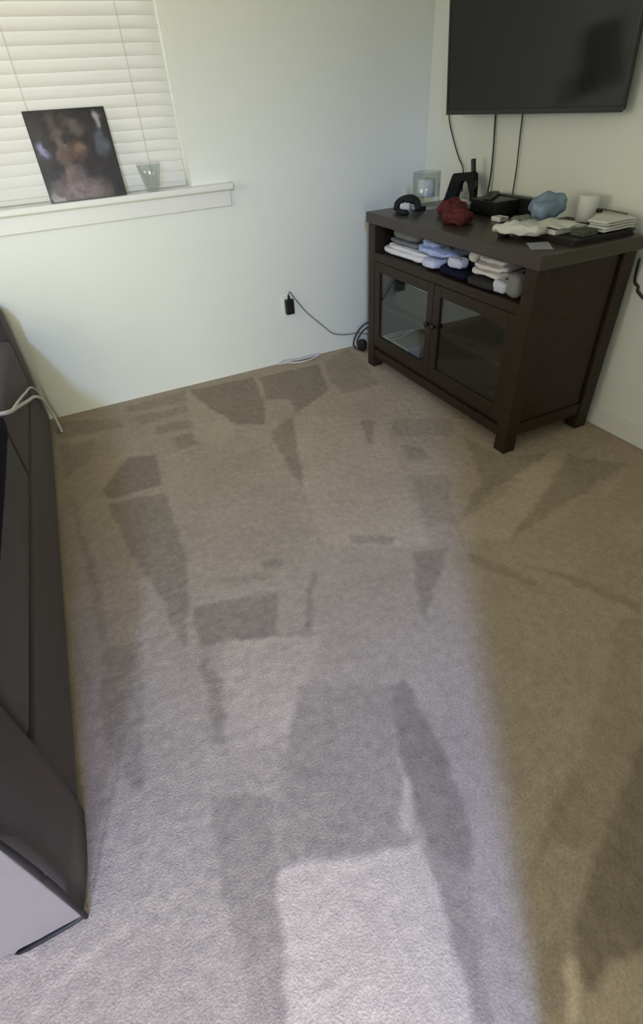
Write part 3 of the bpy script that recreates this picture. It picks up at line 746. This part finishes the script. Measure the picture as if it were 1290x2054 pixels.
for j in range(5):
    for i in range(3):
        obj('button', boxm((-.014 + i * .011, -.055 + j * .02, .0155), (-.008 + i * .011, -.045 + j * .02, .0180)), 'black', rc)

tag(obj('crumpled_note', sheet(B(), ((-.27, -.93, Z), (-.30, -1.06, Z), (-.13, -1.04, Z), (-.12, -.935, Z)), 16, 16, .022, 28, 3, .0008), 'note', smooth=True), 'crumpled greenish gray paper right of the black boxes', 'paper')
tag(obj('small_packet', boxm((-.262, -.925, Z), (-.215, -.868, Z + .018), .004), 'white'), 'small white packet at the foot of the black set-top box', 'packet')
kf = thing('key_fob', (-.42, -1.13, Z), 'small black key fob with pale top near the front edge', 'key fob')
obj('fob', blob(B(), (-.425, -1.135, Z + .014), (.018, .022, .014), .5, .6, .002, 40, 7, floor=Z, nu=20, nv=10), 'black', kf, True)
obj('tag', blob(B(), (-.392, -1.105, Z + .010), (.020, .016, .010), .5, .6, .004, 40, 8, floor=Z, nu=20, nv=10), 'papergray', kf, True, label='pale gray tag')
obj('tag', blob(B(), (-.395, -1.145, Z + .012), (.012, .012, .012), .5, .6, .002, 40, 9, floor=Z, nu=20, nv=10), 'papergray', kf, True, label='pale gray tag')
tag(obj('crumpled_wrapper', blob(B(), (-.315, -1.085, Z + .016), (.034, .030, .018), .8, .8, .012, 40, 12, floor=Z), 'note', smooth=True), 'small crumpled gray wrapper between key fob and crumpled paper', 'wrapper')

bk = thing('dark_folder', (-.2, -1.25, Z), 'thin dark folder under the white papers on the cabinet right end', 'folder')
obj('cover', boxm((-.352, -1.405, Z), (-.055, -1.085, Z + .004), .001), 'book', bk)
obj('cover', boxm((-.352, -1.405, Z + .014), (-.055, -1.085, Z + .018), .001), 'book', bk)
obj('pages', boxm((-.347, -1.400, Z + .0042), (-.06, -1.09, Z + .0138)), 'book', bk)
Z2 = Z + .0185
tag(obj('crumpled_paper', blob(B(), (-.405, -1.190, Z + .030), (.050, .095, .022), .7, .6, .012, 24, 41, floor=Z2, rotz=.3, nu=40, nv=18), 'paper', smooth=True), 'white crumpled paper overhanging the front left of the dark folder', 'paper')
tag(obj('white_magazine', boxm((-.348, -1.308, Z2), (-.190, -1.095, Z2 + .016), .003), 'paper'), 'white magazine lying flat under the blue plastic bag', 'magazine')
bm = sheet(B(), ((-.350, -1.190, Z2 + .019), (-.352, -1.330, Z2 + .018), (-.250, -1.330, Z2 + .024), (-.240, -1.190, Z2 + .026)), 12, 12, .008, 24, 7, .003)
tag(obj('white_leaflet', bm, 'paper', smooth=True), 'white leaflet draped below the blue plastic bag and white roll', 'leaflet')
bm = B()
for i in range(4):
    dx = .006 * ((i * 7) % 3); sheet(bm, ((-.225 + dx, -1.332, Z2 + .004 + i * .009), (-.212 + dx, -1.402, Z2 + .004 + i * .009), (-.060, -1.402, Z2 + .004 + i * .009), (-.060, -1.245, Z2 + .004 + i * .009)), 10, 10, .003, 18, 50 + i, .005)
tag(obj('paper_stack', bm, 'paper', smooth=True), 'stack of off-white papers at the back right corner of the cabinet', 'papers')
tag(obj('olive_booklet', boxm((-.300, -1.392, Z2), (-.232, -1.332, Z2 + .018), .002), 'olive'), 'small olive gray booklet sticking out between the white papers', 'booklet')
bm = B()
blob(bm, (-.205, -1.112, Z2 + .056), (.080, .060, .045), .9, .9,   .018, 20, 61, floor=Z2 + .0165, nu=48, nv=24)
tag(obj('plastic_bag', bm, 'bluebag', smooth=True), 'crumpled light blue plastic bag beside the white paper roll', 'bag')
bm = lathe(B(), [(.016, 0), (.035, 0), (.037, .003), (.037, .085), (.035, .088), (.016, .088), (.016, 0)], (-.086, -1.200, Z2 + .001), 28)
tag(obj('paper_roll', bm, 'paper', smooth=True), 'upright white paper roll between blue bag and paper stack', 'roll')
tag(obj('pencil', tube(B(), [(-.070, -1.262, Z2 + .0455), (-.075, -1.31, Z2 + .0455), (-.082, -1.375, Z2 + .0450)], .0035, 6, 3), 'wood_pencil'), 'thin tan pencil lying on the back paper stack', 'pencil')
tag(obj('dark_clip', boxm((-.105, -1.275, Z2 + .039), (-.088, -1.255, Z2 + .052), .003), 'black'), 'small dark clip right beside the white paper roll', 'clip')
cc = [(-.437, -1.266), (-.497, -1.354), (-.436, -1.396), (-.369, -1.305)]
tag(obj('card', sheet(B(), [(x, y, Z) for x, y in cc], 6, 6, .001, 20, 9, .0008), 'paperblue'), 'pale bluish card lying on the front right of the cabinet top', 'card')

# ------------------------------------------------------------------ sofa
ms = Matrix.Translation(Vector((-2.262, -.055, 0))) @ Matrix.Rotation(-.028, 4, 'Z')
sf = thing('sofa', (0, 0, 0), 'dark brown upholstered sofa along the left edge with black piping', 'sofa', matrix=ms, wloc=(0, 0, 0))
L = 2.245
obj('base', boxm((-.90, -L + .20, .03), (.003, -.18, .285), .012, 3), 'sofa', sf)
def arm(y0, y1, z1, label=None):
    bm = B(); box(bm, (-.92, y0, .006), (0.0, y1, z1), .045, 5)
    return bm
obj('arm', arm(-.20, -.002, .612), 'sofa', sf, True)
def near_arm():
    """outline seen from above, swept up; its front bulges and rounds back toward the outer side"""
    bm = B(); y1, y0 = -L + .215, -L
    pts = [(-.92, y1), (-.03, y1)]
    for k in range(7):
        t = k / 6; pts.append((-.03 + .034 * math.sin(t * math.pi / 2), y1 - .02 * t))
    for k in range(1, 9):
        t = k / 8; yy = y1 - .02 - (L - .02 + y1 - .0) * 0 - (y1 - .02 - y0) * t
        pts.append((.004 - .016 * max(0, (t - .35) / .65) ** 2.0, yy))
    pts.append((-.92, y0))
    levels = [(.006, 0), (.12, .004), (.30, .006), (.46, .004), (.56, -.004), (.60, -.020), (.612, -.045)]
    rows = []
    cx, cy = -.46, (y0 + y1) / 2
    for z, g in levels:
        row = []
        for x, y in pts:
            sx = math.copysign(1, x - cx); sy = math.copysign(1, y - cy)
            row.append(bm.verts.new((x + (g if sx > 0 else -g), y + sy * (g * (.9 if g < 0 else .3)), z)))
        rows.append(row)
    n = len(pts)
    for j in range(len(rows) - 1):
        for i in range(n):
            bm.faces.new((rows[j][i], rows[j][(i + 1) % n], rows[j + 1][(i + 1) % n], rows[j + 1][i]))
    bm.faces.new(rows[0]); bm.faces.new(rows[-1])
    return bm
obj('arm', near_arm(), 'sofa', sf, True)
# outer side panel of the near arm, edged with piping
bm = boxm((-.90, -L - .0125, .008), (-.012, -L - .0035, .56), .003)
obj('arm_panel', bm, 'sofapanel_lit', sf, label='outer panel of the near arm, daylight painted into its colour')
obj('piping', tube(B(), [(-.008, -L - .012, .004), (-.004, -L - .0135, .10), (.000, -L - .015, .25), (-.006, -L - .015, .42), (-.024, -L - .010, .56), (-.050, -L + .02, .612)], .0048, 8), 'piping', sf, True)
obj('piping', tube(B(), [(-.006, -L - .010, .012), (-.05, -L - .014, .010), (-.10, -L - .014, .004), (-.14, -L - .013, -.006)], .0060, 8), 'piping', sf, True)
for (a, b, m_) in ((-1.02, -.202, 'sofa'), (-L + .217, -1.022, 'cushion')):
    obj('seat_cushion', boxm((-.70, a, .287), (.002, b, .503), .022, 4), m_, sf, True)
obj('back', boxm((-.92, -L + .217, .285), (-.70, -.202, .82), .05, 4), 'sofa', sf, True)
for (a, b) in ((-1.12, -.21), (-L + .225, -1.13)):
    obj('back_cushion', blob(B(), (-.60, (a + b) / 2, .68), (.098, (b - a) / 2, .17), .4, .25, 0, nu=40, nv=16), 'cushion', sf, True)
for x in (-.86, -.06):
    for y in (-.10, -L + .1):
        obj('foot', boxm((x - .02, y - .02, 0), (x + .02, y + .02, .0305)), 'black', sf)
bm = B(); 
blob(bm, (-2.455, -1.50, .5275), (.158, .42, .0215), .4, .25, .004, 18, 71, floor=None, nu=64, nv=14, rotz=-.028)
blob(bm, (-2.2925, -1.48, .512), (.0055, .39, .030), .5, .2, .002, 20, 72, nu=64, nv=10, rotz=-.028)
tag(obj('throw_blanket', bm, 'navy', smooth=True), 'dark navy blanket lying on the sofa seat', 'blanket')
cs = [(-2.42, -1.00, .512), (-2.33, -1.03, .5125), (-2.283, -1.04, .513), (-2.268, -.98, .490), (-2.262, -.88, .458), (-2.252, -.68, .39), (-2.250, -.42, .30), (-2.248, -.22, .205), (-2.246, -.12, .12), (-2.236, -.11, .045), (-2.225, -.19, .006)]
cs2 = [(-2.266, -.98, .49), (-2.257, -.82, .455), (-2.253, -.62, .40), (-2.250, -.40, .335), (-2.249, -.25, .255), (-2.247, -.17, .17)]
bm = tube(B(), cs, .0070, 8); tube(bm, cs2, .0045, 8)
tag(obj('charging_cable', bm, 'whitecord', smooth=True), 'doubled white cable draped over the sofa front down to the carpet', 'cable')
